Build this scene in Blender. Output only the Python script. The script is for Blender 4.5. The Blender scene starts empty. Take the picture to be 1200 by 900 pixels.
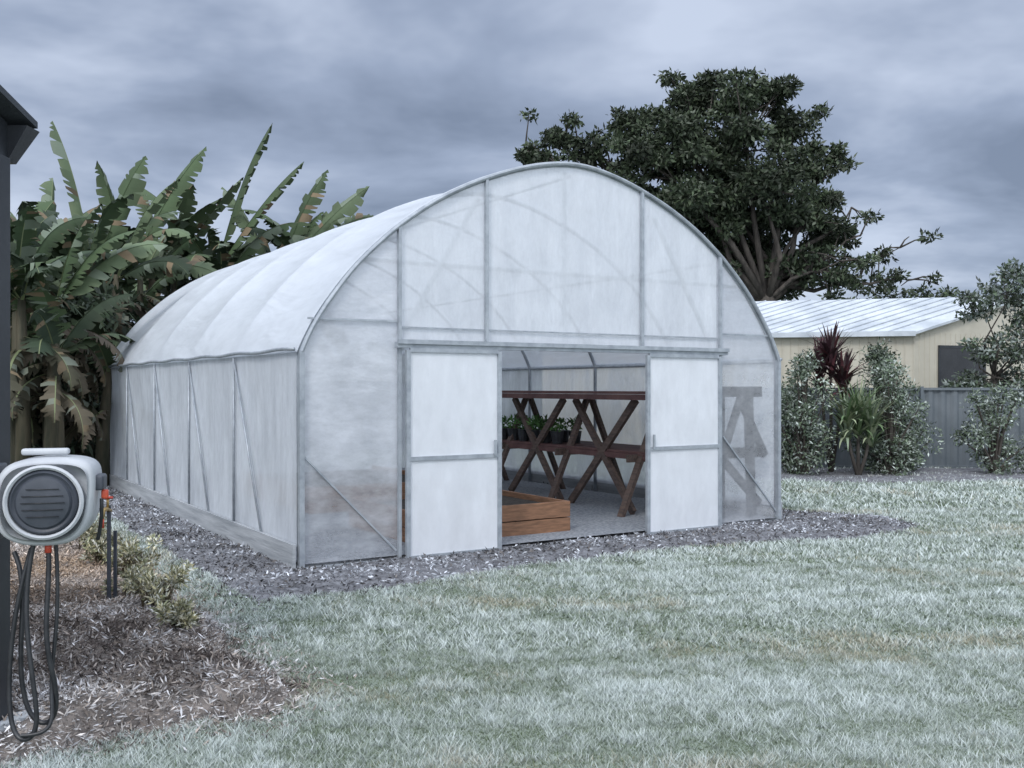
import bpy, math, random
import numpy as np
from mathutils import Vector, Matrix
rng=np.random.default_rng(7); random.seed(7)
sc=bpy.context.scene
sc.view_settings.view_transform='Standard'; sc.view_settings.look='None'; sc.view_settings.exposure=0
COL=sc.collection
H=1.6; F=802.0
def PX(px,Y): return (px-600)/F*Y
def PZ(py,Y): return H+(598-py)/F*Y
# ---------------- materials
def newmat(name):
    m=bpy.data.materials.new(name); m.use_nodes=True
    nt=m.node_tree; return m,nt,nt.nodes['Principled BSDF']
def ramp(nt,stops):
    r=nt.nodes.new('ShaderNodeValToRGB'); e=r.color_ramp.elements
    while len(e)<len(stops): e.new(0.5)
    for i,(p,c) in enumerate(stops): e[i].position=p; e[i].color=(*c,1)
    return r
def noise(nt,scale,detail=4,rough=.6,coord='Object',stretch=None):
    tc=nt.nodes.new('ShaderNodeTexCoord'); n=nt.nodes.new('ShaderNodeTexNoise')
    n.inputs['Scale'].default_value=scale; n.inputs['Detail'].default_value=detail; n.inputs['Roughness'].default_value=rough
    if stretch:
        mp=nt.nodes.new('ShaderNodeMapping'); mp.inputs['Scale'].default_value=stretch
        nt.links.new(tc.outputs[coord],mp.inputs[0]); nt.links.new(mp.outputs[0],n.inputs['Vector'])
    else: nt.links.new(tc.outputs[coord],n.inputs['Vector'])
    return n
def mat_noise(name,c1,c2,scale=5,rough=.7,metal=0,bump=.2,bscale=None,stretch=None,c3=None,p=(.35,.65)):
    m,nt,b=newmat(name)
    n=noise(nt,scale,stretch=stretch)
    st=[(p[0],c1),(p[1],c2)]
    if c3: st.append((.8,c3))
    r=ramp(nt,st); nt.links.new(n.outputs[0],r.inputs[0]); nt.links.new(r.outputs[0],b.inputs['Base Color'])
    b.inputs['Roughness'].default_value=rough; b.inputs['Metallic'].default_value=metal
    if bump:
        n2=noise(nt,bscale or scale*4,3,stretch=stretch); bp=nt.nodes.new('ShaderNodeBump'); bp.inputs['Strength'].default_value=bump; bp.inputs['Distance'].default_value=.02
        nt.links.new(n2.outputs[0],bp.inputs['Height']); nt.links.new(bp.outputs[0],b.inputs['Normal'])
    return m
def mat_attr(name,rough=.7,trans=.25,spec=.3):
    m,nt,b=newmat(name)
    a=nt.nodes.new('ShaderNodeAttribute'); a.attribute_name='Col'
    nt.links.new(a.outputs['Color'],b.inputs['Base Color']); b.inputs['Roughness'].default_value=rough
    b.inputs['Specular IOR Level'].default_value=spec
    return m
M_leaf=mat_attr('foliage_mat'); M_grass=mat_attr('grass_mat',.8,0,.15); M_chip=mat_attr('mulch_mat',.85,0,.2)
def mat_plastic(name,col,transp_lo,transp_hi,scale=1.2,transl=.28,bump=.3,lowclear=None,crease=(4,.5,1.5),dist=.03):
    m,nt,b=newmat(name); L=nt.links
    n=noise(nt,scale,3,.6,stretch=crease)
    r=ramp(nt,[(.3,tuple(c*.90 for c in col)),(.7,col)]); L.new(n.outputs[0],r.inputs[0]); L.new(r.outputs[0],b.inputs['Base Color'])
    b.inputs['Roughness'].default_value=.30
    n3=noise(nt,1.3,3,.5,stretch=crease); n3.inputs['Distortion'].default_value=.6
    bp=nt.nodes.new('ShaderNodeBump'); bp.inputs['Strength'].default_value=bump; bp.inputs['Distance'].default_value=dist
    L.new(n3.outputs[0],bp.inputs['Height']); L.new(bp.outputs[0],b.inputs['Normal'])
    t=nt.nodes.new('ShaderNodeBsdfTranslucent'); L.new(r.outputs[0],t.inputs[0])
    mx=nt.nodes.new('ShaderNodeMixShader'); mx.inputs[0].default_value=transl; L.new(b.outputs[0],mx.inputs[1]); L.new(t.outputs[0],mx.inputs[2])
    tr=nt.nodes.new('ShaderNodeBsdfTransparent'); m2=nt.nodes.new('ShaderNodeMixShader')
    mr=nt.nodes.new('ShaderNodeMapRange'); mr.inputs[1].default_value=.35; mr.inputs[2].default_value=.65; mr.inputs[3].default_value=transp_lo; mr.inputs[4].default_value=transp_hi
    n4=noise(nt,2.0,6,.7,stretch=tuple(c*.6+.4 for c in crease)); L.new(n4.outputs[0],mr.inputs[0])
    out=mr.outputs[0]
    if lowclear:
        tc=nt.nodes.new('ShaderNodeTexCoord'); sx=nt.nodes.new('ShaderNodeSeparateXYZ'); L.new(tc.outputs['Object'],sx.inputs[0])
        m3=nt.nodes.new('ShaderNodeMapRange'); m3.inputs[1].default_value=lowclear[0]; m3.inputs[2].default_value=lowclear[1]; m3.inputs[3].default_value=lowclear[2]; m3.inputs[4].default_value=0
        L.new(sx.outputs['Z'],m3.inputs[0]); a2=nt.nodes.new('ShaderNodeMath'); a2.operation='ADD'; a2.use_clamp=True
        L.new(out,a2.inputs[0]); L.new(m3.outputs[0],a2.inputs[1]); out=a2.outputs[0]
    L.new(out,m2.inputs[0]); L.new(mx.outputs[0],m2.inputs[1]); L.new(tr.outputs[0],m2.inputs[2]); L.new(m2.outputs[0],nt.nodes['Material Output'].inputs[0])
    return m
M_roof=mat_plastic('roof_film_mat',(.85,.895,.95),.04,.16,bump=.8,crease=(1.8,.4,1.8),dist=.06)
M_gable=mat_plastic('gable_film_mat',(.88,.915,.96),.14,.36,bump=.55,crease=(2.6,1,.6))
M_clear=mat_plastic('clear_film_mat',(.83,.86,.91),.14,.48,lowclear=(.1,1.3,.40),bump=.7,crease=(1.0,1,2.6))
M_clearR=mat_plastic('clear_film_right_mat',(.83,.86,.91),.40,.62,lowclear=(1.7,1.95,.15),bump=.7,crease=(1.0,1,2.0))
M_side=mat_plastic('side_film_mat',(.84,.88,.93),.08,.32,bump=.65,crease=(1,2.2,.5))
M_door=mat_plastic('door_film_mat',(.90,.93,.97),.0,.08,bump=.3)
M_galv=mat_noise('galvanised_mat',(.28,.31,.345),(.41,.445,.48),9,.45,.3,.1)
M_skirt=mat_noise('skirt_board_mat',(.26,.28,.30),(.42,.44,.46),4,.8,0,.2,stretch=(1,.3,4))
M_wood=mat_noise('dark_timber_mat',(.06,.042,.036),(.13,.088,.07),6,.75,0,.3,stretch=(6,1,6))
M_redwood=mat_noise('orange_timber_mat',(.15,.078,.043),(.28,.145,.08),5,.75,0,.3,stretch=(1,1,9))
M_benchtop=mat_noise('bench_top_mat',(.08,.036,.035),(.13,.065,.058),5,.7,0,.2)
M_soil=mat_noise('soil_mat',(.02,.016,.013),(.06,.05,.04),20,.95,0,.6)
M_black=mat_noise('black_plastic_mat',(.012,.013,.016),(.03,.032,.036),12,.4,0,.05)
M_pvc=mat_noise('grey_plastic_mat',(.42,.44,.47),(.52,.54,.56),6,.4,0,.04)
M_dgrey=mat_noise('dark_grey_plastic_mat',(.035,.042,.055),(.055,.062,.078),8,.45,0,.05)
M_red=mat_noise('red_plastic_mat',(.45,.05,.03),(.6,.09,.04),8,.4,0,.05)
M_brass=mat_noise('brass_mat',(.35,.24,.10),(.5,.36,.16),8,.35,.9,.05)
M_clad=mat_noise('charcoal_cladding_mat',(.030,.036,.045),(.05,.056,.066),3,.6,0,.15,bscale=40)
M_trim=mat_noise('charcoal_trim_mat',(.018,.021,.027),(.03,.034,.04),4,.45,0,.05)
M_bark=mat_noise('bark_mat',(.035,.03,.026),(.09,.078,.066),7,.9,0,.7,stretch=(1,1,.3))
M_bstem=mat_noise('banana_stem_mat',(.04,.042,.025),(.10,.085,.055),5,.8,0,.3,stretch=(2,2,.3))
# ---------------- mesh helpers
def mk(name,v,f,mat,col=None,smooth=False,parent=None):
    me=bpy.data.meshes.new(name); v=np.asarray(v,dtype=np.float32).reshape(-1,3)
    if isinstance(f,np.ndarray):
        k=f.shape[1]; me.vertices.add(len(v)); me.vertices.foreach_set('co',v.ravel())
        me.loops.add(f.size); me.loops.foreach_set('vertex_index',f.astype(np.int32).ravel())
        me.polygons.add(len(f)); me.polygons.foreach_set('loop_start',np.arange(0,f.size,k,dtype=np.int32))
        me.polygons.foreach_set('loop_total',np.full(len(f),k,dtype=np.int32)); me.update(calc_edges=True); 
    else: me.from_pydata(v.tolist(),[],[list(q) for q in f]); me.update()
    if col is not None:
        a=me.attributes.new('Col','FLOAT_COLOR','POINT'); c=np.ones((len(v),4),dtype=np.float32); c[:,:3]=np.clip(col,0,1); a.data.foreach_set('color',c.ravel())
    if smooth: me.polygons.foreach_set('use_smooth',[True]*len(me.polygons))
    if mat: me.materials.append(mat)
    o=bpy.data.objects.new(name,me); COL.objects.link(o)
    if parent: o.parent=parent
    return o
def empty(name,loc=(0,0,0),rz=0):
    e=bpy.data.objects.new(name,None); e.location=loc; e.rotation_euler[2]=rz; COL.objects.link(e); return e
class B:
    def __init__(s): s.v=[]; s.f=[]
    def box(s,a,b,w,h,up=(0,0,1)):
        a=Vector(a); b=Vector(b); d=(b-a).normalized(); up=Vector(up)
        if abs(d.dot(up))>.98: up=Vector((0,1,0))
        x=d.cross(up).normalized(); y=x.cross(d).normalized(); i=len(s.v)
        for p in (a,b):
            for sx,sy in ((-1,-1),(1,-1),(1,1),(-1,1)): s.v.append(p+x*sx*w/2+y*sy*h/2)
        s.f+= [(i,i+3,i+2,i+1),(i+4,i+5,i+6,i+7)]+[(i+k,i+(k+1)%4,i+4+(k+1)%4,i+4+k) for k in range(4)]
    def aabb(s,x0,x1,y0,y1,z0,z1):
        s.box(((x0+x1)/2,(y0+y1)/2,z0),((x0+x1)/2,(y0+y1)/2,z1),abs(x1-x0),abs(y1-y0))
    def tube(s,pts,r,n=8):
        pts=[Vector(p) for p in pts]; rr=r if hasattr(r,'__len__') else [r]*len(pts); i0=len(s.v); ref=None
        for k,p in enumerate(pts):
            d=(pts[min(k+1,len(pts)-1)]-pts[max(k-1,0)]).normalized()
            if ref is None: ref=Vector((0,0,1)) if abs(d.z)<.9 else Vector((1,0,0))
            x=d.cross(ref).normalized(); y=x.cross(d).normalized(); ref=y
            for j in range(n):
                t=2*math.pi*j/n; s.v.append(p+(x*math.cos(t)+y*math.sin(t))*rr[k])
        for k in range(len(pts)-1):
            for j in range(n):
                a=i0+k*n; s.f.append((a+j,a+(j+1)%n,a+n+(j+1)%n,a+n+j))
        s.f.append(tuple(range(i0,i0+n))[::-1]); s.f.append(tuple(range(len(s.v)-n,len(s.v))))
    def make(s,name,mat,parent=None,smooth=False,bevel=0):
        o=mk(name,[tuple(p) for p in s.v],s.f,mat,smooth=smooth,parent=parent)
        if bevel:
            m=o.modifiers.new('bevel','BEVEL'); m.width=bevel; m.segments=2; m.limit_method='ANGLE'
        return o
def unit(n):
    a=rng.normal(size=(n,3)); return a/np.linalg.norm(a,axis=1,keepdims=True)
def leafquads(c,d,l,w,col,jit=.15):
    n=len(c); s=np.cross(d,unit(n)); s/=np.linalg.norm(s,axis=1,keepdims=True)+1e-9
    l=np.broadcast_to(l,(n,))[:,None]; w=np.broadcast_to(w,(n,))[:,None]
    v=np.stack([c,c+d*l*.5+s*w*.5,c+d*l,c+d*l*.5-s*w*.5],1)
    col=np.asarray(col)*(1+rng.normal(size=(n,1))*jit); cc=np.repeat(np.clip(col,.004,1),4,0)
    return v.reshape(-1,3),np.arange(n*4).reshape(-1,4),cc
def join(parts):
    V=[];Fc=[];C=[];o=0
    for v,f,c in parts: V.append(v);Fc.append(f+o);C.append(c);o+=len(v)
    return np.concatenate(V),np.concatenate(Fc),np.concatenate(C)
def clump(c,r,n,l,w,cols,down=0.,shell=.5):
    c=np.array(c); r=np.array(r)*np.ones(3)
    u=unit(n); rad=rng.random((n,1))**shell; p=c+u*rad*r
    p+=rng.normal(size=(n,3))*r*.10
    d=unit(n)+u*.6; d[:,2]-=down; d/=np.linalg.norm(d,axis=1,keepdims=True)
    cols=np.array(cols); k=rng.integers(0,len(cols),n)
    tone=1+.25*rng.normal()
    return leafquads(p,d,l*(.6+.8*rng.random(n)),w*(.7+.6*rng.random(n)),cols[k]*max(.5,tone),.2)
_ph=rng.random((14,4))
def nz(x,y,s=1.):
    o=np.zeros_like(x,dtype=float)
    for i,p in enumerate(_ph):
        fr=s*(1.35**(i))*.6; a=p[0]*6.28; o+=np.sin(fr*(x*math.cos(a)+y*math.sin(a))+p[1]*6.28)*(.84**i)
    return o/4.5
def inpoly(P,poly):
    x,y=P[:,0],P[:,1]; r=np.zeros(len(P),bool); n=len(poly)
    for i in range(n):
        x1,y1=poly[i]; x2,y2=poly[(i+1)%n]
        c=((y1>y)!=(y2>y))&(x<(x2-x1)*(y-y1)/((y2-y1) if y2!=y1 else 1e-9)+x1); r^=c
    return r
def sdist(P,poly):
    d=np.full(len(P),1e9)
    for i in range(len(poly)):
        a=np.array(poly[i]);b=np.array(poly[(i+1)%len(poly)]);ab=b-a
        t=np.clip(((P-a)@ab)/(ab@ab),0,1); q=a+t[:,None]*ab; d=np.minimum(d,np.linalg.norm(P-q,axis=1))
    return np.where(inpoly(P,poly),d,-d)
# ---------------- tunnel frame
TA=(-1.83,8.55); TH=math.atan2(.533,.846); CU=(math.cos(TH),math.sin(TH)); W=5.83; LEN=8.8
def T2W(s,v): return (TA[0]+CU[0]*s-CU[1]*v, TA[1]+CU[1]*s+CU[0]*v)
# ---------------- ground
M_ground=mat_noise('frosted_lawn_ground_mat',(.14,.175,.125),(.29,.33,.29),1.6,.95,0,.5,bscale=60,c3=(.38,.37,.30))
mk('ground',[(-400,-60,0),(400,-60,0),(400,900,0),(-400,900,0)],[(0,1,2,3)],M_ground)
mul_w=[T2W(-.75,9.2),T2W(-.70,4),T2W(-.75,-1.0),T2W(.3,-1.0),T2W(1.5,-.85),T2W(3.3,-.75),T2W(4.5,-.95),T2W(5.6,-1.35),T2W(7.0,-1.1),T2W(7.4,-.3),T2W(6.6,1.0),T2W(6.4,9.2)]
bed_w=[(PX(195,11),11),(-4.45,10.3),(-3.3,8.75),(-2.1,6.9),(-1.1,5.15),(-1.25,4.8),(-1.75,4.6),(-2.05,4.35),(-2.6,3.6),(-6.5,3.9),(-7.5,11)]
def moundz(P,poly,h,amp):
    d=sdist(P,poly)+.12*nz(P[:,0]*3,P[:,1]*3,1.2)
    t=np.clip(d/.35,-1,1); return np.where(t>0,h*(t*t*(3-2*t))**.7,.12*t)+amp*nz(P[:,0]*7,P[:,1]*7,1.5)*np.clip(t*2,0,1),d
def mound(name,poly,h,amp,res,mat):
    a=np.array(poly); x=np.arange(a[:,0].min()-.4,a[:,0].max()+.4,res); y=np.arange(a[:,1].min()-.4,a[:,1].max()+.4,res)
    X,Y=np.meshgrid(x,y); P=np.stack([X.ravel(),Y.ravel()],1); z,d=moundz(P,poly,h,amp)
    idx=np.arange(len(P)).reshape(X.shape); q=np.stack([idx[:-1,:-1],idx[:-1,1:],idx[1:,1:],idx[1:,:-1]],-1).reshape(-1,4)
    q=q[(z[q]>-.05).any(1)]
    return mk(name,np.column_stack([P,z]),q,mat,smooth=True)
M_mulA=mat_noise('tunnel_mulch_mat',(.09,.09,.10),(.23,.235,.255),14,.95,0,.9,bscale=50,c3=(.40,.41,.45))
M_mulB=mat_noise('bed_mulch_mat',(.09,.08,.075),(.24,.21,.19),12,.95,0,.9,bscale=50,c3=(.38,.34,.31))
mound('mulch_strip',mul_w,.05,.02,.06,M_mulA)
mound('garden_bed',bed_w,.13,.03,.05,M_mulB)
def chips(name,poly,h,amp,n,cols,l0,l1,wr,ymax=99,bias=None):
    a=np.array(poly); x0=max(a[:,0].min()-.3,-6.8)
    P=np.column_stack([rng.uniform(x0,a[:,0].max()+.3,n),rng.uniform(a[:,1].min()-.3,min(ymax,a[:,1].max()+.2),n)])
    z,d=moundz(P,poly,h,amp); k=(d>-.06-.3*rng.random(n)**3); P=P[k];z=np.maximum(z[k],0)
    Q=np.column_stack([P[:,0]-TA[0],P[:,1]-TA[1]]); s=Q[:,0]*CU[0]+Q[:,1]*CU[1]; v=-Q[:,0]*CU[1]+Q[:,1]*CU[0]
    k=~((s>-.03)&(s<W+.03)&(v>-.05))&(np.abs(P[:,0])<P[:,1]*.65+.4); P=P[k]; z=z[k]; n=len(P)
    d=unit(n); d[:,2]=np.abs(d[:,2])*.5; d/=np.linalg.norm(d,axis=1,keepdims=True)
    cols=np.array(cols); pat=nz(P[:,0]*5,P[:,1]*5,1.)
    ci=np.clip(((pat+.5)*len(cols)+rng.normal(size=n)*2.0),0,len(cols)-1).astype(int); c=cols[ci]
    if bias is not None:
        far=np.exp(-((P[:,0]-bias[0])**2+(P[:,1]-bias[1])**2)/bias[2]**2)[:,None]*.8; c=c*(1-far)+np.array([.46,.34,.24])*(.6+.7*rng.random((n,1)))*far
    l=l0+(l1-l0)*rng.random(n)**2
    v,f,cc=leafquads(np.column_stack([P,z+.004]),d,l,l*wr+.003,c,.3); return mk(name,v,f,M_chip,cc)
chips('mulch_strip_chips',mul_w,.05,.02,170000,[(.08,.08,.085),(.13,.12,.115),(.22,.22,.235),(.36,.375,.40),(.50,.525,.57)],.012,.06,.3).parent=bpy.data.objects['mulch_strip']
chips('garden_bed_straw',bed_w,.13,.03,360000,[(.09,.075,.07),(.19,.16,.14),(.29,.25,.22),(.38,.355,.34),(.50,.47,.45),(.58,.575,.585)],.010,.065,.12,bias=(-3.6,8.2,1.3)).parent=bpy.data.objects['garden_bed']
# grass blades
def lawn():
    parts=[]
    for (y0,y1,den,hh,wd) in ((3.9,6,15000,.024,.0048),(6,9,6000,.028,.009),(9,13,2300,.034,.016),(13,19.5,800,.046,.032)):
        x0,x1=-.62*y1,.70*y1
        n=int(den*(x1-x0)*(y1-y0)); P=np.column_stack([rng.uniform(x0,x1,n),rng.uniform(y0,y1,n)])
        k=(np.abs(P[:,0])<P[:,1]*.62+.5); P=P[k]
        k=(sdist(P,mul_w)+.12*nz(P[:,0]*3,P[:,1]*3,1.2)<.03)&(sdist(P,bed_w)+.12*nz(P[:,0]*3,P[:,1]*3,1.2)<.03); P=P[k]; n=len(P)
        cx=P+.03*np.column_stack([nz(P[:,0]*20,P[:,1]*20,1.),nz(P[:,0]*20+7,P[:,1]*20,1.)])
        cell=np.round(cx/.06)+0.; hsh=np.sin(cell[:,0]*12.9898+cell[:,1]*78.233)*43758.5453; hsh=hsh-np.floor(hsh)
        big=nz(P[:,0],P[:,1],.9); mid=nz(P[:,0]*4,P[:,1]*4,1.); fine=nz(P[:,0]*16+5,P[:,1]*16,1.)
        h=hh*(.5+.9*rng.random(n))*np.clip(1+.35*mid+.6*fine+.7*(hsh-.5),.2,2.5)
        ang=rng.random(n)*6.28; lean=rng.random((n,2))*2-1
        B0=np.column_stack([P,np.zeros(n)]); sd=np.column_stack([np.cos(ang),np.sin(ang),np.zeros(n)])*wd*.5
        tip=B0+np.column_stack([lean*h[:,None]*1.1,h])
        v=np.stack([B0-sd,B0+sd,tip],1).reshape(-1,3)
        fr=np.clip(.54+.22*big+.36*mid+.42*fine+.5*(hsh-.5)+.22*rng.normal(size=n),0,1)[:,None]
        g=np.array([.135,.18,.10]); y=np.array([.44,.39,.28]); w=np.array([.67,.735,.72])
        yel=np.clip(nz(P[:,0]*2.8+9,P[:,1]*4,1.)*1.7-.55+.3*rng.normal(size=n),0,.65)[:,None]
        base=g*(1-fr)+w*fr; base=base*(1-yel)+y*yel
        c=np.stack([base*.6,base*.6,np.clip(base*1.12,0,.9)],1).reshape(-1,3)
        parts.append((v,np.arange(3*n).reshape(-1,3),c))
    v,f,c=join(parts); mk('lawn_grass',v,f,M_grass,c)
lawn()
# ---------------- polytunnel
T=empty('polytunnel',(TA[0],TA[1],0),TH)
prof=[(0,1.90),(.08,2.10),(.24,2.34),(.5,2.68),(.9,3.05),(1.3,3.33),(1.7,3.54),(2.2,3.73),(2.6,3.83),(2.915,3.86)]
def ztop(s):
    d=min(s,W-s); return float(np.interp(d,[p[0] for p in prof],[p[1] for p in prof]))
full=prof+[(W-x,z) for x,z in prof[-2::-1]]
fa=np.array(full); seg=np.r_[0,np.cumsum(np.linalg.norm(np.diff(fa,axis=0),axis=1))]
t=np.linspace(0,seg[-1],61); ax=np.interp(t,seg,fa[:,0]); az=np.interp(t,seg,fa[:,1])
for _ in range(2):
    ax[1:-1]=(ax[:-2]+2*ax[1:-1]+ax[2:])/4; az[1:-1]=(az[:-2]+2*az[1:-1]+az[2:])/4
arc=list(zip(ax,az)); hoops=[0,1.76,3.52,5.28,7.04,8.8]
def grid(name,nu,nv,fn,mat):
    v=[fn(i/nu,j/nv) for j in range(nv+1) for i in range(nu+1)]
    idx=np.arange(len(v)).reshape(nv+1,nu+1); q=np.stack([idx[:-1,:-1],idx[:-1,1:],idx[1:,1:],idx[1:,:-1]],-1).reshape(-1,4)
    return mk(name,v,q,mat,smooth=True,parent=T)
nzs=lambda a,b: float(nz(np.array([a]),np.array([b]),1.)[0])
def roof(u,w):
    k=u*60; i=min(int(k),59); f=k-i; x=arc[i][0]*(1-f)+arc[i+1][0]*f; z=arc[i][1]*(1-f)+arc[i+1][1]*f
    y=w*(LEN+.08)-.04; sag=abs(math.sin(math.pi*y/1.76))**.7
    cx,cz=x-W/2,z-1.6; l=math.hypot(cx,cz); off=.045-.07*sag*min(1,min(u,1-u)*8)+.009*nzs(u*11,y*1.8)
    return (x+cx/l*off,y,z+cz/l*off)
grid('roof_cover',60,140,roof,M_roof)
for nm,x,sg in (('side_film_near',0,-1),('side_film_far',W,1)):
    grid(nm,110,16,lambda u,w,x=x,sg=sg:(x+sg*(.03-.035*abs(math.sin(math.pi*u*5))**.7*math.sin(math.pi*w)+.010*nzs(u*30,w*1.8+sg)),u*LEN,.2+w*1.74),M_side)
b=B()
for x,sg in ((0,-1),(W,1)): b.aabb(x+sg*.06-.015,x+sg*.06+.015,-.03,LEN+.03,-.03,.25)
b.make('skirt_boards',M_skirt,T)
def gable(name,y,s0,s1,zb,zt,mat,n=18,m=18):
    def fn(u,w):
        s=s0+(s1-s0)*u; top=ztop(s)-.005 if zt is None else zt
        return (s,y+.009*nzs(s*4,w*3+y)*math.sin(math.pi*u)*1.3,zb+(top-zb)*w)
    return grid(name,n,m,fn,mat)
gable('gable_left_panel',-.01,.0,.95,.04,None,M_clear,20,36); gable('gable_right_panel',-.01,4.87,W,.04,None,M_clearR,20,36)
gable('gable_upper_film',-.01,.95,4.87,1.99,None,M_gable,60,24); gable('rear_gable_film',LEN,0,W,.04,None,M_gable,40,14)
fr=B()
def inner(i,d): 
    x,z=arc[i]; cx,cz=x-W/2,z-1.6; l=math.hypot(cx,cz); return x-cx/l*d,z-cz/l*d
for h in hoops:
    pts=[(0,h,0)]+[(x,h,z) for x,z in arc]+[(W,h,0)]
    fr.tube(pts,.024,8)
for xx in (0,W): fr.tube([(xx,.04,1.9),(xx,LEN,1.9)],.02)
for i in (12,30,48):
    x_,z_=inner(i,.09); fr.tube([(x_,.08,z_),(x_,LEN-.05,z_)],.016)
for a,bb in ((1.76,.9),(3.52,2.7),(5.28,4.5),(7.04,6.2)):
    fr.tube([(-.045,a,1.85),(-.045,bb,.22)],.011)
for h in hoops[1:-1]: fr.box((-.05,h,.2),(-.05,h,1.9),.022,.012)
fr.make('hoop_frame',M_galv,T,smooth=True)
g=B()
for s,zb in ((.93,0),(1.85,2.02),(3.77,2.02),(4.90,0)):
    g.box((s,-.04,zb),(s,-.04,ztop(s)),.03,.035)
g.box((.0,-.035,0),(.0,-.035,1.92),.045,.05); g.box((W,-.035,0),(W,-.035,1.92),.045,.05)
g.tube([(x,-.045,z+.01) for x,z in arc],.021,8)
g.box((.88,-.07,1.985),(4.96,-.07,1.985),.06,.05)
g.box((.88,-.115,2.015),(4.96,-.115,2.015),.02,.04)
g.box((.06,-.03,2.2),(.91,-.03,2.2),.015,.018); g.box((4.92,-.03,2.2),(5.68,-.03,2.2),.015,.018)
g.box((.95,-.028,2.15),(4.87,-.028,2.15),.01,.014)
g.box((.03,-.03,1.0),(.90,-.03,.12),.016,.016); g.box((4.95,-.03,1.05),(5.80,-.03,.15),.015,.015)
g.box((.0,-.03,.02),(.93,-.03,.02),.04,.06); g.box((4.9,-.03,.02),(W,-.03,.02),.04,.06)
g.box((1.93,-.05,.012),(3.82,-.05,.012),.09,.03)
g.make('gable_frame',M_galv,T)
ib=B()
ib.box((1.0,.03,2.1),(1.8,.03,3.42),.03,.04); ib.box((4.8,.03,2.1),(4.0,.03,3.42),.03,.04); ib.box((.6,.03,2.75),(5.2,.03,2.75),.03,.035); ib.box((2.81,.03,2.05),(2.81,.03,3.78),.035,.03)
ib.make('gable_braces',M_galv,T)
c=B()
c.tube([(-.07,y,1.93+.008*math.sin(y*5)) for y in np.linspace(-.04,LEN,40)],.018,6); c.tube([(W+.05,-.04,1.93),(W+.05,LEN,1.93)],.018,6)
c.make('eave_clips',M_galv,T,smooth=True)
for nm,a,bb in (('sliding_door_left',.985,1.955),('sliding_door_right',3.80,4.83)):
    d=B(); y=-.10; z0,z1=.05,1.94
    for x in (a,bb): d.box((x,y,z0),(x,y,z1),.04,.035)
    for z in (z0,.95,z1): d.box((a+.02,y,z),(bb-.02,y,z),.03,.038)
    hx=bb-.06 if 'left' in nm else a+.06; d.box((hx,y-.03,.95),(hx,y-.03,1.10),.02,.02)
    d.make(nm,M_galv,T)
    grid(nm+'_film',12,12,lambda u,w,a=a,bb=bb,y=y:(a+(bb-a)*u,y+.006*nzs(u*3+a,w*3)+.004,z0+(z1-z0)*w),M_door)
M_gravel=mat_noise('gravel_floor_mat',(.16,.175,.20),(.36,.38,.41),30,.9,0,.9,bscale=80)
mk('gravel_floor',[(.02,-.03,.075),(W-.02,-.03,.075),(W-.02,LEN-.02,.075),(.02,LEN-.02,.075)],[(0,1,2,3)],M_gravel,parent=T)
P_=empty('potting_bench',T2W(0,0)+(0,),TH)
bw=B()
for z,x0,x1 in ((1.52,4.45,5.55),(.80,4.6,5.5)):
    for k in range(6):
        xa=x0+(x1-x0)*k/6; bw.aabb(xa+.01,xa+(x1-x0)/6-.01,.75,6.2,z,z+.03)
    bw.aabb(x0,x0+.04,.75,6.2,z-.07,z-.003)
bw.make('shelves',M_benchtop,P_)
bl=B()
for v in (1.0,2.5,4.0,5.6):
    bl.box((4.30,v,.05),(4.95,v,1.5),.09,.05); bl.box((5.6,v,.05),(5.0,v+.03,1.5),.09,.05); bl.box((4.45,v+.055,.75),(5.6,v+.055,.75),.04,.09)
for a,bb in ((1.0,2.5),(2.5,4.0)):
    bl.box((4.55,a+.06,.1),(4.7,bb-.04,1.45),.05,.09); bl.box((4.62,bb-.06,.1),(4.62,a+.1,1.45),.05,.09)
bl.make('frame',M_wood,P_)
R=empty('raised_planter',T2W(0,0)+(0,),TH); b=B()
for z in (.05,.225):
    b.aabb(1.3,3.15,.40,.44,z,z+.165); b.aabb(1.3,3.15,1.96,2.0,z,z+.165); b.aabb(1.3,1.34,.442,1.958,z,z+.165); b.aabb(3.11,3.15,.442,1.958,z,z+.165)
b.make('boards',M_redwood,R,bevel=.004)
mk('soil',[(1.34,.44,.33),(3.11,.44,.33),(3.11,1.96,.33),(1.34,1.96,.33)],[(0,1,2,3)],M_soil,parent=R)
R2=empty('raised_planter',T2W(0,0)+(0,),TH); b=B()
for z in (.05,.225):
    b.aabb(1.3,3.4,3.2,3.24,z,z+.165); b.aabb(3.36,3.40,3.242,6,z,z+.165); b.aabb(1.3,1.34,3.242,6,z,z+.165)
b.make('boards',M_redwood,R2,bevel=.004)
mk('soil',[(1.34,3.24,.33),(3.36,3.24,.33),(3.36,6,.33),(1.34,6,.33)],[(0,1,2,3)],M_soil,parent=R2)
SP=empty('seedling_pots',T2W(0,0)+(0,),TH); b=B(); parts=[]
for i in range(11):
    for j in range(2):
        x=4.72+j*.3; y=2.9+i*.28; b.tube([(x,y,.835),(x,y,1.0)],[.07,.095],10)
        if random.random()<.8: parts.append(clump((x,y,1.08),(.08,.08,.09),60,.07,.03,[(.05,.12,.03),(.08,.16,.05)]))
b.make('pots',M_black,SP,smooth=False); v,f,c_=join(parts); mk('seedlings',v,f,M_leaf,c_,parent=SP)
LF=empty('trellis_frame',T2W(0,0)+(0,),TH); b=B()
for z in (.85,1.55): b.box((4.97,.04,z),(5.62,.04,z),.04,.12)
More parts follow.
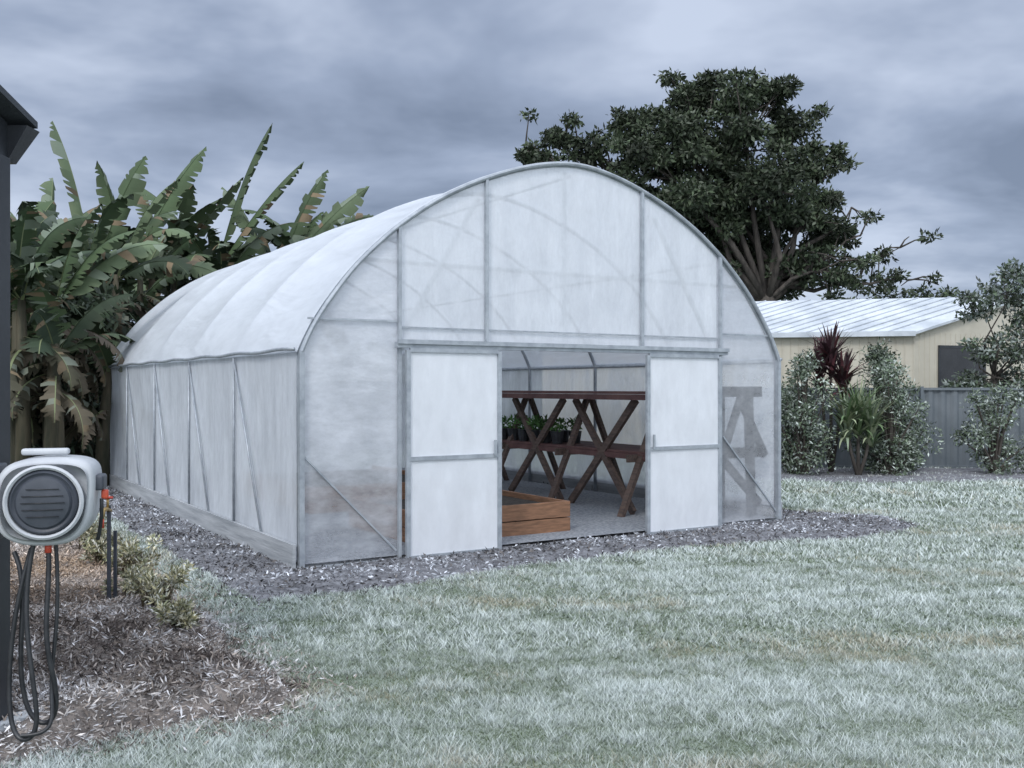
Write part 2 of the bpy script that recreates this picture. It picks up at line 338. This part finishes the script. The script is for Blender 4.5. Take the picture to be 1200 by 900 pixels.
b.box((5.03,.09,.1),(5.03,.09,1.5),.10,.04); b.box((5.52,.09,.1),(5.47,.09,1.5),.12,.04); b.box((5.05,.045,.9),(5.3,.045,1.48),.04,.09); b.box((5.3,.05,1.46),(5.7,.05,.8),.04,.09); b.box((5.05,.045,.75),(5.6,.045,.25),.04,.09)
b.make('slats',M_black,LF)
# ---------------- house corner (left edge)
HS=empty('charcoal_house',(-.10,0,.03)); b=B(); hy=4.40
for k in range(16):
    z=.12+k*.165
    b.v+= [(-7.5,hy-.012,z),(-2.34,hy-.012,z),(-2.34,hy,z+.162),(-7.5,hy,z+.162),(-7.5,hy-.012,z),(-2.34,hy-.012,z),(-2.34,hy+.012,z),(-7.5,hy+.012,z)]
    i=len(b.v)-8; b.f+=[(i,i+1,i+2,i+3),(i+7,i+6,i+5,i+4)]
b.make('wall_boards',M_clad,HS)
b=B(); b.aabb(-7.5,-2.345,hy+.015,hy+.12,-.04,2.6); b.aabb(-7.5,-7.4,-1,hy,-.04,2.6); b.make('wall_core',M_trim,HS)
b=B(); b.aabb(-2.34,-2.155,hy-.06,hy+.06,-.04,2.6); b.make('corner_post',M_trim,HS,bevel=.004)
b=B(); b.aabb(-7.5,-2.2,3.9,4.50,2.60,2.64); b.make('soffit',M_trim,HS)
gv=[(-2.19,4.50,2.60),(-2.19,4.58,2.60),(-2.10,4.62,2.76),(-2.10,4.50,2.76)]
gv2=[(-7.5,y,z) for _,y,z in gv]; mk('gutter',gv+gv2,[(0,1,2,3),(7,6,5,4),(0,4,5,1),(1,5,6,2),(2,6,7,3),(3,7,4,0)],M_trim,parent=HS)
rv=[(-7.5,4.6,2.77),(-2.1,4.6,2.77),(-2.1,3.9,2.92),(-7.5,3.9,2.92)]
mk('roof',rv+[(x,y,z+.03) for x,y,z in rv],[(3,2,1,0),(4,5,6,7),(0,1,5,4),(1,2,6,5),(2,3,7,6),(3,0,4,7)],M_clad,parent=HS)
mk('barge_board',[(-2.19,4.5,2.6),(-2.19,3.9,2.6),(-2.19,3.9,2.92),(-2.19,4.5,2.77)],[(0,1,2,3)],M_trim,parent=HS)
# ---------------- hose reel
HR=empty('hose_reel',(-1.945,4.18,1.13),math.radians(14)); HR.scale=(.93,.93,.93)
def rbox(name,sx,sy,sz,loc,mat,parent,bev=.03):
    b=B(); b.aabb(-sx/2,sx/2,-sy/2,sy/2,-sz/2,sz/2); o=b.make(name,mat,parent,bevel=bev); o.location=loc; o.modifiers[0].segments=4
    o.data.polygons.foreach_set('use_smooth',[True]*len(o.data.polygons)); return o
def lathe(name,prof,mat,parent,loc,n=40):
    v=[];f=[]
    for (r,y) in prof:
        for j in range(n):
            t=2*math.pi*j/n; v.append((r*math.cos(t),y,r*math.sin(t)))
    for k in range(len(prof)-1):
        for j in range(n): f.append((k*n+j,k*n+(j+1)%n,(k+1)*n+(j+1)%n,(k+1)*n+j))
    o=mk(name,v,f,mat,smooth=True,parent=parent); o.location=loc
    m=o.modifiers.new('e','EDGE_SPLIT'); m.split_angle=math.radians(35); return o
cp=[(.185,-.10),(.20,.0),(.205,.10),(.195,.155),(.15,.185),(.05,.195),(-.08,.190),(-.16,.165),(-.205,.10),(-.215,0),(-.205,-.10),(-.17,-.16),(-.09,-.195),(.05,-.20),(.13,-.175)]
cp=np.array(cp)
for _ in range(2):
    nx=np.roll(cp,-1,0); cp=np.stack([cp*.75+nx*.25,cp*.25+nx*.75],1).reshape(-1,2)
pts=[tuple(p) for p in cp]
v=[];f=[];n=len(pts)
rings=[(-.13,.86),(-.125,.92),(-.11,.98),(-.09,1.),(.10,1.),(.12,.94),(.13,.86)]
for y,s in rings: v+=[(x*s,y,z*s) for x,z in pts]
for k in range(len(rings)-1): f+=[(k*n+j,k*n+(j+1)%n,(k+1)*n+(j+1)%n,(k+1)*n+j) for j in range(n)]
f+=[tuple(range(n)),tuple(range(len(v)-n,len(v)))[::-1]]
mk('case',v,f,M_pvc,smooth=True,parent=HR)
lathe('drum_rim',[(.163,-.125),(.165,-.150),(.155,-.158),(.146,-.15),(.144,-.13)],M_pvc,HR,(0,0,0))
lathe('drum_hub',[(.146,-.132),(.138,-.150),(.131,-.158),(.125,-.152),(.118,-.150),(.108,-.162),(.06,-.170),(.001,-.172)],M_dgrey,HR,(0,0,0))
b=B()
for k in range(5):
    z=-.06+.03*k; hw=math.sqrt(.09**2-z*z); b.tube([(-hw,-.172,z),(0,-.176,z),(hw,-.172,z)],.0022,5)
b.make('hub_ridges',M_black,HR,smooth=True)
rbox('top_handle',.20,.05,.03,(-.02,0,.215),M_pvc,HR,.012)
rbox('mount_bracket',.05,.16,.34,(-.235,.06,-.01),M_dgrey,HR,.01)
rbox('hose_guide',.06,.12,.07,(.205,-.02,.075),M_dgrey,HR,.012)
rbox('hose_stop',.03,.035,.04,(.235,-.03,.02),M_red,HR,.008)
b=B(); b.tube([(-.20,.08,-.02),(-.36,.18,-.02)],.02,10); b.make('swivel_arm',M_dgrey,HR,smooth=True)
def curve(name,pts,r,mat,parent):
    cu=bpy.data.curves.new(name,'CURVE'); cu.dimensions='3D'; sp=cu.splines.new('NURBS'); sp.points.add(len(pts)-1)
    for i,p in enumerate(pts): sp.points[i].co=(*p,1)
    sp.use_endpoint_u=True; sp.order_u=4; cu.bevel_depth=r; cu.bevel_resolution=3; cu.materials.append(mat); sp.resolution_u=10
    o=bpy.data.objects.new(name,cu); COL.objects.link(o); o.parent=parent; return o
curve('hose_1',[(.0,-.05,-.19),(.01,-.06,-.35),(-.02,-.1,-.6),(.05,-.08,-.85),(.02,-.02,-1.03),(-.10,0,-1.0),(-.14,0,-.7),(-.10,0,-.35),(-.16,.04,-.24)],.011,M_black,HR)
curve('hose_2',[(-.06,-.05,-.19),(-.10,-.06,-.4),(-.07,-.1,-.7),(-.02,-.1,-1.0),(-.08,-.1,-1.07),(-.16,-.05,-1.03),(-.17,-.03,-.7),(-.13,-.02,-.42),(-.08,0,-.22)],.011,M_black,HR)
curve('hose_3',[(.03,-.04,-.2),(.05,-.05,-.5),(.0,-.06,-.8),(.04,-.1,-.98),(.0,-.12,-1.03),(-.1,-.1,-1.03)],.009,M_black,HR)
curve('hose_lead',[(.22,-.03,.0),(.225,-.04,-.06),(.215,-.02,-.14),(.20,.0,-.19)],.009,M_black,HR)
b=B(); b.tube([(.0,-.05,-.19),(.0,-.052,-.235)],.015,10); b.make('hose_connector',M_red,HR,smooth=True)
TP=empty('garden_tap',(PX(274,6.9),6.9,0)); b=B()
b.tube([(0,0,0),(0,0,.78)],.014,10); b.box((.036,.02,0),(.036,.02,.60),.02,.02); b.make('riser',M_dgrey,TP)
b=B(); b.tube([(0,.02,.74),(0,-.05,.76),(.0,-.10,.75),(0,-.12,.70)],.016,10); b.tube([(0,-.02,.76),(0,-.02,.83)],.010,8); b.make('spout',M_brass,TP,smooth=True)
b=B(); b.tube([(-.035,-.02,.835),(.035,-.02,.835)],.009,8); b.tube([(0,-.055,.835),(0,.015,.835)],.009,8); b.tube([(0,-.12,.70),(0,-.12,.64)],.016,8); b.make('handle',M_red,TP,smooth=True)
b=B(); b.box((-2.62,3.7,.06),(-2.14,4.6,.06),.09,.14); b.make('bed_edging',M_skirt,None,bevel=.008)
# ---------------- small bed plants
def bedz(x,y): return float(moundz(np.array([[x,y]]),bed_w,.13,.03)[0][0])
def tuft(name,x,y,z,h,n,cols,w=.02,spread=.8,seg=3,parent=None):
    V=[];Fq=[];C=[];cols=np.array(cols)
    for i in range(n):
        a=random.random()*6.283; el=random.uniform(.1,1)*spread; l=h*random.uniform(.7,1.1); p=np.array([x,y,z],float); 
        sd=np.array([-math.sin(a),math.cos(a),0]); c=cols[random.randrange(len(cols))]*random.uniform(.75,1.25); i0=len(V)
        for k in range(seg+1):
            t=k/seg; ww=w*(1-t)**.6*.5+.0005; e=el*(.35+1.0*t)
            if k: p=p+l/seg*np.array([math.cos(a)*math.sin(e),math.sin(a)*math.sin(e),math.cos(e)])
            V+= [p-sd*ww,p+sd*ww]; C+=[c,c]
            if k: q=i0+2*k; Fq.append((q-2,q-1,q+1,q))
    return np.array(V),np.array(Fq),np.array(C)
vg=[(.36,.33,.19),(.23,.24,.14),(.50,.47,.34),(.15,.16,.10),(.60,.60,.52)]
for px,Y,s in ((258,8.9,.28),(289,7.75,.28),(312,6.6,.28),(240,9.6,.26),(268,8.3,.2),(300,7.1,.18),(264,9.9,.22),(330,6.0,.16)):
    x=PX(px,Y); z=bedz(x,Y); ps=[]
    for _ in range(14):
        dx,dy=random.gauss(0,s*.36),random.gauss(0,s*.36); hh=s*random.uniform(.3,.9)
        ps.append(tuft('',x+dx*.5,Y+dy*.5,z,hh,14,[(.10,.08,.05)],.006,.6))
        ps.append(clump((x+dx,Y+dy,z+hh),(s*.2,s*.2,s*.22),80,.045,.013,vg,-.5))
    v,f,c_=join(ps); mk('variegated_shrub',v,f,M_leaf,c_)
# ---------------- banana plants
def bleaf(base,az,el,L,wd,droop,cols,dark=1.,torn=.25):
    V=[];Fq=[];C=[]; n=26; p=np.array(base,float); a=az; ribs=[];dirs=[]
    for k in range(n+1):
        t=k/n; e=el-droop*t**2.2; d=np.array([math.cos(a)*math.cos(e),math.sin(a)*math.cos(e),math.sin(e)])
        if k: p=p+d*L/n
        ribs.append(p.copy()); dirs.append(d)
    roll=random.uniform(-.7,.7)
    c0=np.array(random.choice(cols))*random.uniform(.8,1.25); brown=np.array((.17,.13,.08)); frost=np.array((.22,.26,.21))
    def frame(k):
        d=dirs[min(k,n)]; s0=np.cross(d,(math.sin(a)*.3,-math.cos(a)*.3,1.)); s0/=np.linalg.norm(s0)+1e-9; up=np.cross(s0,d)
        return d,s0*math.cos(roll)+up*math.sin(roll),up*math.cos(roll)-s0*math.sin(roll)
    def wid(t): return wd*.5*min(1,max(0,(t-.1)/.16))**.6*max(0.0,1-max(0,(t-.72)/.28)**2.2)
    for sg in (-1,1):
        k=3; fold=random.uniform(.1,.5)
        while k<n:
            L_=random.choice((1,1,2,2,3)); k2=min(n,k+L_)
            tear=random.random()<torn; drop=random.uniform(.3,1.1) if tear else random.uniform(-.1,.18); shr=random.uniform(.7,.95) if tear else random.uniform(.92,1)
            c=c0*random.uniform(.86,1.16)*dark
            if random.random()<.07: c=brown*random.uniform(.5,1.2)
            elif random.random()<.12: c=c*.5+frost*.5
            for q in range(k,k2):
                i=len(V)
                g0=.12 if (q==k and k>3) else 0; g1=.12 if q==k2-1 else 0
                for r_,tt in ((q,g0),(q+1,-g1)):
                    d,s,nn=frame(r_); ww=wid(r_/n)*shr; R=ribs[r_]; f1=fold; f2=fold+.25+drop
                    m_=R+(s*sg*math.cos(f1)-nn*math.sin(f1))*ww*.5+d*ww*.12
                    o_=m_+(s*sg*math.cos(f2)-nn*math.sin(f2))*ww*.5+d*(ww*.18+tt*.25)+np.array([0,0,-.05*ww*drop])
                    V+=[R,m_,o_]; C+=[c*1.1,c,c*.92+brown*.06]
                Fq+=[(i,i+3,i+4,i+1),(i+1,i+4,i+5,i+2)]
            k=k2
    for k in range(n):
        r=.022*(1-k/n)+.005; i=len(V); s=np.array([-math.sin(a),math.cos(a),0])*r
        V+=[ribs[k]-s,ribs[k]+s,ribs[k+1]+s*.9,ribs[k+1]-s*.9]; C+=[np.array((.18,.21,.11))*dark]*4; Fq.append((i,i+1,i+2,i+3))
    return np.array(V),np.array(Fq),np.array(C)
bc=[(.04,.065,.03),(.055,.085,.04),(.033,.052,.03),(.08,.11,.06)]
def banana(x,y,h,nl,L,ups=None):
    E=empty('banana_plant',(x,y,0)); b=B(); parts=[]
    for k in range(3):
        dx,dy=random.gauss(0,.35),random.gauss(0,.35); hh=h*random.uniform(.75,1.0) if k else h
        b.tube([(dx,dy,0),(dx*1.1,dy,hh*.5),(dx*1.25,dy*1.2,hh)],[.12,.10,.05],9)
        for i in range(nl if k==0 else nl//2+1):
            az=random.random()*6.283; el=random.uniform(.6,1.4) if i<nl*.6 else random.uniform(-.1,.5)
            parts.append(bleaf((dx*1.25,dy*1.2,hh-.1),az,el,L*random.uniform(.65,1.0),random.uniform(.42,.58),random.uniform(.5,1.8),bc,1,.35))
        for i in range(6):
            az=random.random()*6.283; parts.append(bleaf((dx*1.25,dy*1.2,hh*random.uniform(.6,.95)),az,-.2,L*.7,.4,1.5,[(.08,.068,.046),(.05,.048,.03),(.12,.10,.075)],1,.7))
    if ups:
        for az,el,l in ups: parts.append(bleaf((0,0,h-.1),az,el,l,.58,.30,[bc[3],bc[1]],1,.3))
    b.make('stems',M_bstem,E,smooth=True); v,f,c_=join(parts); mk('leaves',v,f,M_leaf,c_,parent=E)
for px,Y,h,nl,L,ups in ((212,14.5,3.1,9,2.0,None),(262,17.5,3.6,8,2.2,[(2.9,1.38,3.0),(.2,1.3,2.4)]),(225,19.0,3.6,9,2.2,[(1.9,1.35,2.4)]),
        (288,19.5,3.8,8,2.2,[(.1,1.15,3.1),(.2,.85,2.5),(2.9,1.4,2.5)]),(322,20.5,3.8,8,2.2,[(.3,1.1,2.8),(2.7,1.3,2.6)]),(360,20.0,4.0,8,2.3,[(.15,1.32,3.3),(.0,1.0,2.9),(2.8,.9,2.6)]),(410,21,4.0,9,2.3,[(.1,.9,2.8),(0,.5,2.7),(.2,1.25,2.6),(2.9,1.1,2.4)]),(195,16.5,3.4,9,2.,None),(300,23,3.6,8,2.3,None),(240,14.6,2.2,8,1.7,None),(205,15.5,2.6,9,1.9,None)):
    banana(PX(px,Y),Y,h,nl,L,ups)
dk=[(.028,.045,.023),(.04,.06,.032),(.06,.08,.05),(.10,.125,.10),(.022,.034,.02)]
parts=[]
for i in range(75):
    Y=random.uniform(16,21.5); px=random.uniform(140,282); parts.append(clump((PX(px,Y),Y,random.uniform(.3,3.0)),(.6,.6,.55),330,.22,.07,dk,.6))
v,f,c_=join(parts); mk('hedge_shrubbery',v,f,M_leaf,c_)
# ---------------- trees
def tree(name,base,fork,clumps,cols,lsz,tr,n,yd,bare=(),fill=.35):
    E=empty(name,(0,0,0)); b=B(); parts=[]; bx=Vector(base); fk=Vector(fork)
    mid=bx.lerp(fk,.5)+Vector((random.gauss(0,.12),0,0)); b.tube([bx,mid,fk,fk+Vector((0,0,.35))],[tr,tr*.8,tr*.62,tr*.3],10)
    for c,r in clumps:
        cv=Vector(c); d=cv-fk; m1=fk+d*.35+Vector((random.gauss(0,.25),random.gauss(0,.25),d.length*.03)); m2=fk+d*.7+Vector((random.gauss(0,.3),random.gauss(0,.3),.1))
        b.tube([fk,m1,m2,cv],[tr*.26,tr*.18,tr*.11,tr*.05],6)
        for _ in range(11):
            u=Vector(unit(1)[0])*r*random.uniform(.75,1.3); u.z*=.7; s=m2.lerp(cv,random.random()); e=cv+u; b.tube([s,s.lerp(e,.5)+Vector((0,0,random.gauss(0,.1))),e],[tr*.07,tr*.05,.012],4)
            sub=max(.22,r*random.uniform(.22,.42)); parts.append(clump(e*.9+cv*.1,(sub,sub,sub*.55),int(n*sub*sub),lsz,lsz*.45,cols,.1,.45))
        parts.append(clump(c,(r*.65,r*.65,r*.45),int(n*r*r*fill),lsz,lsz*.45,cols,.1,.5))
    for s,e,tufts in bare:
        s=Vector(s);e=Vector(e); pts=[s]; 
        for k in range(1,6): pts.append(s.lerp(e,k/5)+Vector((random.gauss(0,.12),random.gauss(0,.1),random.gauss(0,.12))))
        b.tube(pts,[tr*.18*(1-k/5*.85) for k in range(6)],6)
        for k in range(2,6):
            for _ in range(3):
                q=pts[k]+Vector((random.gauss(.1,.4),random.gauss(0,.3),random.gauss(.1,.4))); b.tube([pts[k],(pts[k]+q)/2+Vector((0,0,.06)),q],[.03,.022,.012],4)
                if tufts and random.random()<.75: parts.append(clump(q,(.28,.28,.14),60,lsz,lsz*.45,cols,.1))
    b.make('trunk_and_limbs',M_bark,E,smooth=True); v,f,c_=join(parts); mk('crown',v,f,M_leaf,c_,parent=E)
Yt=31.
def P3(px,py,dy=0): return (PX(px,Yt+dy),Yt+dy,PZ(py,Yt+dy))
tg=[(.027,.04,.021),(.04,.056,.028),(.055,.075,.042),(.02,.03,.016),(.09,.105,.075)]
cl=[((745,445),1.4),((708,410),.9),((770,405),1.3),((810,430),1.3),((800,480),1.2),((840,458),.8),((745,368),1.0),((788,358),1.0),((702,384),.75),((830,388),.85),((850,420),.7),((760,490),1.2),((825,505),.8),((660,405),.42),((634,398),.28),((617,410),.25),((852,478),.6),((690,450),1.0),((780,440),1.2),((735,402),1.0),((790,515),.8)]
tree('large_shade_tree',(PX(812,Yt),Yt,0),P3(806,530),[(P3(a,b_,random.uniform(-1.8,1.8)),r*1.25) for (a,b_),r in cl],tg,.19,.5,1450,0,
  [(P3(812,515),P3(915,488),1),(P3(815,520),P3(890,470,-1),1),(P3(820,515),P3(925,512,1),1),(P3(815,510),P3(880,505,-1),1),(P3(720,440),P3(608,405),1),(P3(830,490),P3(880,455),1),(P3(806,525),P3(860,500,-1),1),(P3(700,430),P3(640,392),1)],.5)
# ---------------- fence
FN=empty('steel_fence',(0,0,0)); M_f=mat_noise('fence_mat',(.10,.12,.135),(.14,.16,.175),2,.5,0,.1)
fy=19.3; v=[];f=[]; xs=np.arange(3.2,26,.06)
for i,x in enumerate(xs):
    k=i%4; yy=fy+(.035 if k in(0,1) else 0); v+=[(x,yy,.03),(x,yy,1.55)]
    if i: f.append((2*i-2,2*i,2*i+1,2*i-1))
mk('panels',v,f,M_f,parent=FN); b=B(); b.box((3.2,fy,1.57),(26,fy,1.57),.07,.05); b.box((3.2,fy,.06),(26,fy,.06),.07,.05)
for x in np.arange(3.2,26,2.38): b.box((x,fy-.02,0),(x,fy-.02,1.62),.06,.08)
b.make('rails_and_posts',M_f,FN)
FN2=empty('steel_fence',(0,0,0)); v=[];f=[]
xs=np.arange(-25,-1,.1)
for i,x in enumerate(xs):
    k=i%4; yy=25+(.04 if k in(0,1) else 0); v+=[(x,yy,.03),(x,yy,1.7)]
    if i: f.append((2*i-2,2*i,2*i+1,2*i-1))
mk('panels',v,f,M_f,parent=FN2)
# ---------------- shed
M_cream=mat_noise('cream_wall_mat',(.43,.40,.33),(.51,.48,.40),1,.6,0,.05); M_rooff=mat_noise('frosted_roof_mat',(.38,.42,.46),(.56,.60,.65),1.5,.6,0,.1)
GB=empty('cream_garage',(PX(925,23.5),23.5,0),0); 
gd=Vector((.93,.36,0)).normalized(); ld=Vector((-.97,.24,0)).normalized()
Wd=6.4; Ld=9.0; ez=2.9; rz=3.75
def G(a,l,z): p=gd*a+ld*l; return (p.x,p.y,z)
v=[G(0,0,0),G(Wd,0,0),G(Wd,0,ez),G(Wd/2,0,rz),G(0,0,ez),G(0,Ld,0),G(Wd,Ld,0),G(Wd,Ld,ez),G(Wd/2,Ld,rz),G(0,Ld,ez)]
mk('walls',v,[(0,1,2,3,4),(0,4,9,5),(5,9,8,7,6),(1,6,7,2)],M_cream,parent=GB)
o=.25; 
v=[G(-o,-o,ez-.04),G(Wd/2,-o,rz+.06),G(Wd+o,-o,ez-.04),G(-o,Ld+o,ez-.04),G(Wd/2,Ld+o,rz+.06),G(Wd+o,Ld+o,ez-.04)]; v+=[(a,b2,c2+.06) for a,b2,c2 in v]
mk('roof',v,[(0,1,4,3),(1,2,5,4),(6,9,10,7),(7,10,11,8),(0,6,7,1),(1,7,8,2),(0,3,9,6),(2,8,11,5)],M_rooff,parent=GB)
b=B()
for k in range(1,24):
    l=Ld*k/24; b.box(G(-o,l,ez+.035),G(Wd/2,l,rz+.135),.03,.02)
b.make('roof_ribs',M_rooff,GB)
b=B(); b.box(G(-o-.04,-o,ez-.03),G(-o-.04,Ld+o,ez-.03),.1,.12); b.make('gutter',M_rooff,GB)
M_win=mat_noise('dark_glass_mat',(.01,.012,.015),(.02,.022,.026),2,.15,0,0)
b=B(); b.box(G(.75,-.03,1.9),G(2.1,-.03,1.9),.04,1.3); b.make('window',M_win,GB)
b=B(); b.box(G(.70,-.045,2.58),G(2.15,-.045,2.58),.06,.06); b.box(G(.72,-.045,1.2),G(.72,-.045,2.545),.06,.06); b.box(G(2.13,-.045,1.2),G(2.13,-.045,2.545),.06,.06); b.make('window_frame',M_trim,GB)
b=B()
for k in range(40): b.box(G(Wd*k/40,-.008,0),G(Wd*k/40,-.008,ez),.02,.012)
for k in range(45): 
    q=G(0,Ld*k/45,0); b.box((q[0]-.008,q[1]-.008,0),(q[0]-.008,q[1]-.008,ez-.1),.02,.02)
b.make('cladding_ribs',M_cream,GB)
# ---------------- shrubs by fence
fg=[(.13,.17,.12),(.22,.26,.21),(.08,.11,.065),(.34,.38,.35),(.055,.075,.05)]
def shrub(name,x,y,h,w,n,cols,l=.09,loose=0):
    E=empty(name,(x,y,0)); b=B(); parts=[]
    for i in range(int(20*h)):
        t=random.random(); a=random.random()*6.283; rr=w*(.35+.65*math.sin(math.pi*min(1,t*.85+.12)))*random.uniform(.2,1); c=(math.cos(a)*rr,math.sin(a)*rr,h*(.06+.9*t))
        b.tube([(0,0,0),(c[0]*.4,c[1]*.4,c[2]*.55),c],[.03,.02,.008],5); s=random.uniform(.12,.28); parts.append(clump(c,(s,s,s*1.1),n,l,l*.4,cols,.0))
    b.make('stems',M_bark,E); v,f,c_=join(parts); mk('leaves',v,f,M_leaf,c_,parent=E)
for px,Y,h,w in ((835,17.6,2.2,.5),(826,17.9,1.6,.4),(905,17.7,2.0,.65),(898,18.4,2.4,.35),(918,18.3,1.2,.45),(990,17.8,1.7,.6),(1060,18.2,1.5,.7),(1130,18.4,2.2,.8),(1180,18.0,1.3,.6)):
    shrub('frosted_shrub',PX(px,Y),Y,h,w,110,fg,.075)
def strap(name,x,y,th,n,l,cols,w,spread=1.6):
    E=empty(name,(x,y,0)); b=B(); parts=[]
    for dx,dz in ((0,1),(.22,.8),(-.2,.88)):
        b.tube([(0,0,0),(dx*.6,0,th*dz*.5),(dx,0,th*dz)],[.04,.03,.025],7); parts.append(tuft('',dx,0,th*dz,l,n,cols,w,spread,5))
        parts.append(tuft('',dx,0,th*dz-.25,l*.9,n//2,cols,w,spread*1.2,5))
    b.make('stem',M_bark,E,smooth=True); v,f,c_=join(parts); mk('leaves',v,f,M_leaf,c_,parent=E)
strap('red_cordyline',PX(858,18.2),18.2,2.05,60,.75,[(.05,.022,.028),(.085,.03,.035),(.04,.02,.024),(.12,.09,.09)],.08,1.5)
strap('yucca',PX(880,17.4),17.4,1.0,60,.85,[(.10,.15,.07),(.2,.25,.17),(.28,.32,.2)],.07,1.6)
Yt=20.8
tree('grey_leaved_tree',(PX(992,Yt),Yt,0),P3(990,590),[(P3(980,530),.45),(P3(1000,515),.55),(P3(1015,560),.65),(P3(990,570),.5),(P3(1030,530),.6),(P3(970,595),.35),(P3(1000,600),.55),(P3(1040,590),.6)],[(.08,.11,.07),(.14,.17,.15),(.24,.27,.25),(.05,.07,.04)],.11,.1,1500,0)
Yt=38.
tree('gum_tree',(PX(900,Yt),Yt,0),P3(900,565),[(P3(880,540),.8),(P3(905,525),.9),(P3(950,532),1.0),(P3(925,540),.8)],tg,.2,.16,700,0)
tree('gum_tree',(PX(1120,Yt),Yt,0),P3(1120,540),[(P3(1090,500),1.5),(P3(1130,470),1.7),(P3(1160,510),1.5),(P3(1190,480),1.5),(P3(1120,530),1.5)],tg,.2,.25,700,0)
parts=[]
for i in range(150):
    Y=random.uniform(48,62); x=random.uniform(-60,60); hh=random.uniform(1.0,4.2)+(1.5 if random.random()<.2 else 0)
    parts.append(clump((x,Y,hh*.55),(2.6,2,hh*.6),420,.55,.3,[(.04,.06,.035),(.06,.08,.05),(.08,.10,.08)],.0,.4))
v,f,c_=join(parts); mk('distant_trees',v,f,M_leaf,c_)
fm=[(3.4,17.0),(6,16.4),(9.5,16.9),(14,17.1),(25,17.2),(25,19.28),(3.2,19.28)]
mound('fence_garden_bed',fm,.06,.02,.15,M_mulA)
# ---------------- sky
w=bpy.data.worlds.new('World'); sc.world=w; w.use_nodes=True; nt=w.node_tree; L=nt.links; N=nt.nodes; N.clear()
out=N.new('ShaderNodeOutputWorld'); sky=N.new('ShaderNodeTexSky'); sky.sky_type='NISHITA'; sky.sun_disc=False
EL=math.radians(42); AZ=math.radians(200)
sky.sun_elevation=EL; sky.sun_rotation=AZ
bg1=N.new('ShaderNodeBackground'); bg1.inputs[1].default_value=.09; L.new(sky.outputs[0],bg1.inputs[0])
tc=N.new('ShaderNodeTexCoord'); sx=N.new('ShaderNodeSeparateXYZ'); L.new(tc.outputs['Generated'],sx.inputs[0])
mz=N.new('ShaderNodeMath'); mz.operation='MAXIMUM'; L.new(sx.outputs['Z'],mz.inputs[0]); mz.inputs[1].default_value=0
az_=N.new('ShaderNodeMath'); az_.operation='ADD'; L.new(mz.outputs[0],az_.inputs[0]); az_.inputs[1].default_value=.18
vd=N.new('ShaderNodeVectorMath'); vd.operation='DIVIDE'; cb=N.new('ShaderNodeCombineXYZ'); [L.new(az_.outputs[0],cb.inputs[i]) for i in range(3)]
L.new(tc.outputs['Generated'],vd.inputs[0]); L.new(cb.outputs[0],vd.inputs[1])
n1=N.new('ShaderNodeTexNoise'); n1.inputs['Scale'].default_value=1.35; n1.inputs['Detail'].default_value=5; n1.inputs['Roughness'].default_value=.52; n1.inputs['Distortion'].default_value=.2
mp=N.new('ShaderNodeMapping'); mp.inputs['Location'].default_value=(3.1,1.7,.4); mp.inputs['Scale'].default_value=(.95,1.0,1); L.new(vd.outputs[0],mp.inputs[0]); L.new(mp.outputs[0],n1.inputs['Vector'])
cr=N.new('ShaderNodeValToRGB'); e=cr.color_ramp.elements; e[0].position=.36; e[0].color=(.19,.235,.33,1); e[1].position=.66; e[1].color=(.53,.60,.74,1); x=e.new(.49); x.color=(.30,.36,.485,1)
L.new(n1.outputs[0],cr.inputs[0])
ml=N.new('ShaderNodeMapRange'); ml.inputs[1].default_value=-.2; ml.inputs[2].default_value=1; ml.inputs[3].default_value=0; ml.inputs[4].default_value=3.2
ny=N.new('ShaderNodeMath'); ny.operation='MULTIPLY'; ny.inputs[1].default_value=-1; L.new(sx.outputs['Y'],ny.inputs[0]); L.new(ny.outputs[0],ml.inputs[0])
mz2=N.new('ShaderNodeMapRange'); mz2.inputs[1].default_value=.5; mz2.inputs[2].default_value=1; mz2.inputs[3].default_value=1.18; mz2.inputs[4].default_value=4.4; L.new(sx.outputs['Z'],mz2.inputs[0])
sm=N.new('ShaderNodeMath'); sm.operation='ADD'; L.new(ml.outputs[0],sm.inputs[0]); L.new(mz2.outputs[0],sm.inputs[1])
fc=N.new('ShaderNodeMapRange'); fc.inputs[1].default_value=1.3; fc.inputs[2].default_value=3; fc.inputs[3].default_value=0; fc.inputs[4].default_value=.85; L.new(sm.outputs[0],fc.inputs[0])
mc=N.new('ShaderNodeMix'); mc.data_type='RGBA'; L.new(fc.outputs[0],mc.inputs[0]); L.new(cr.outputs[0],mc.inputs[6]); mc.inputs[7].default_value=(.405,.43,.475,1)
bg2=N.new('ShaderNodeBackground'); L.new(mc.outputs[2],bg2.inputs[0]); L.new(sm.outputs[0],bg2.inputs[1])
mx=N.new('ShaderNodeMixShader'); mx.inputs[0].default_value=.9; L.new(bg1.outputs[0],mx.inputs[1]); L.new(bg2.outputs[0],mx.inputs[2]); L.new(mx.outputs[0],out.inputs[0])
sl=bpy.data.lights.new('sun','SUN'); sl.energy=1.4; sl.angle=math.radians(14); sl.color=(1,.975,.94); so=bpy.data.objects.new('sun',sl); COL.objects.link(so)
sd=Vector((math.sin(AZ)*math.cos(EL),math.cos(AZ)*math.cos(EL),math.sin(EL))); so.rotation_euler=sd.to_track_quat('Z','Y').to_euler()
# ---------------- camera
cam=bpy.data.cameras.new('camera'); co=bpy.data.objects.new('camera',cam); COL.objects.link(co); co.location=(0,0,H); co.rotation_euler=(math.pi/2,0,0)
cam.sensor_width=36; cam.lens=36*1162/1200; cam.shift_y=4/1200; cam.clip_end=2000; sc.camera=co
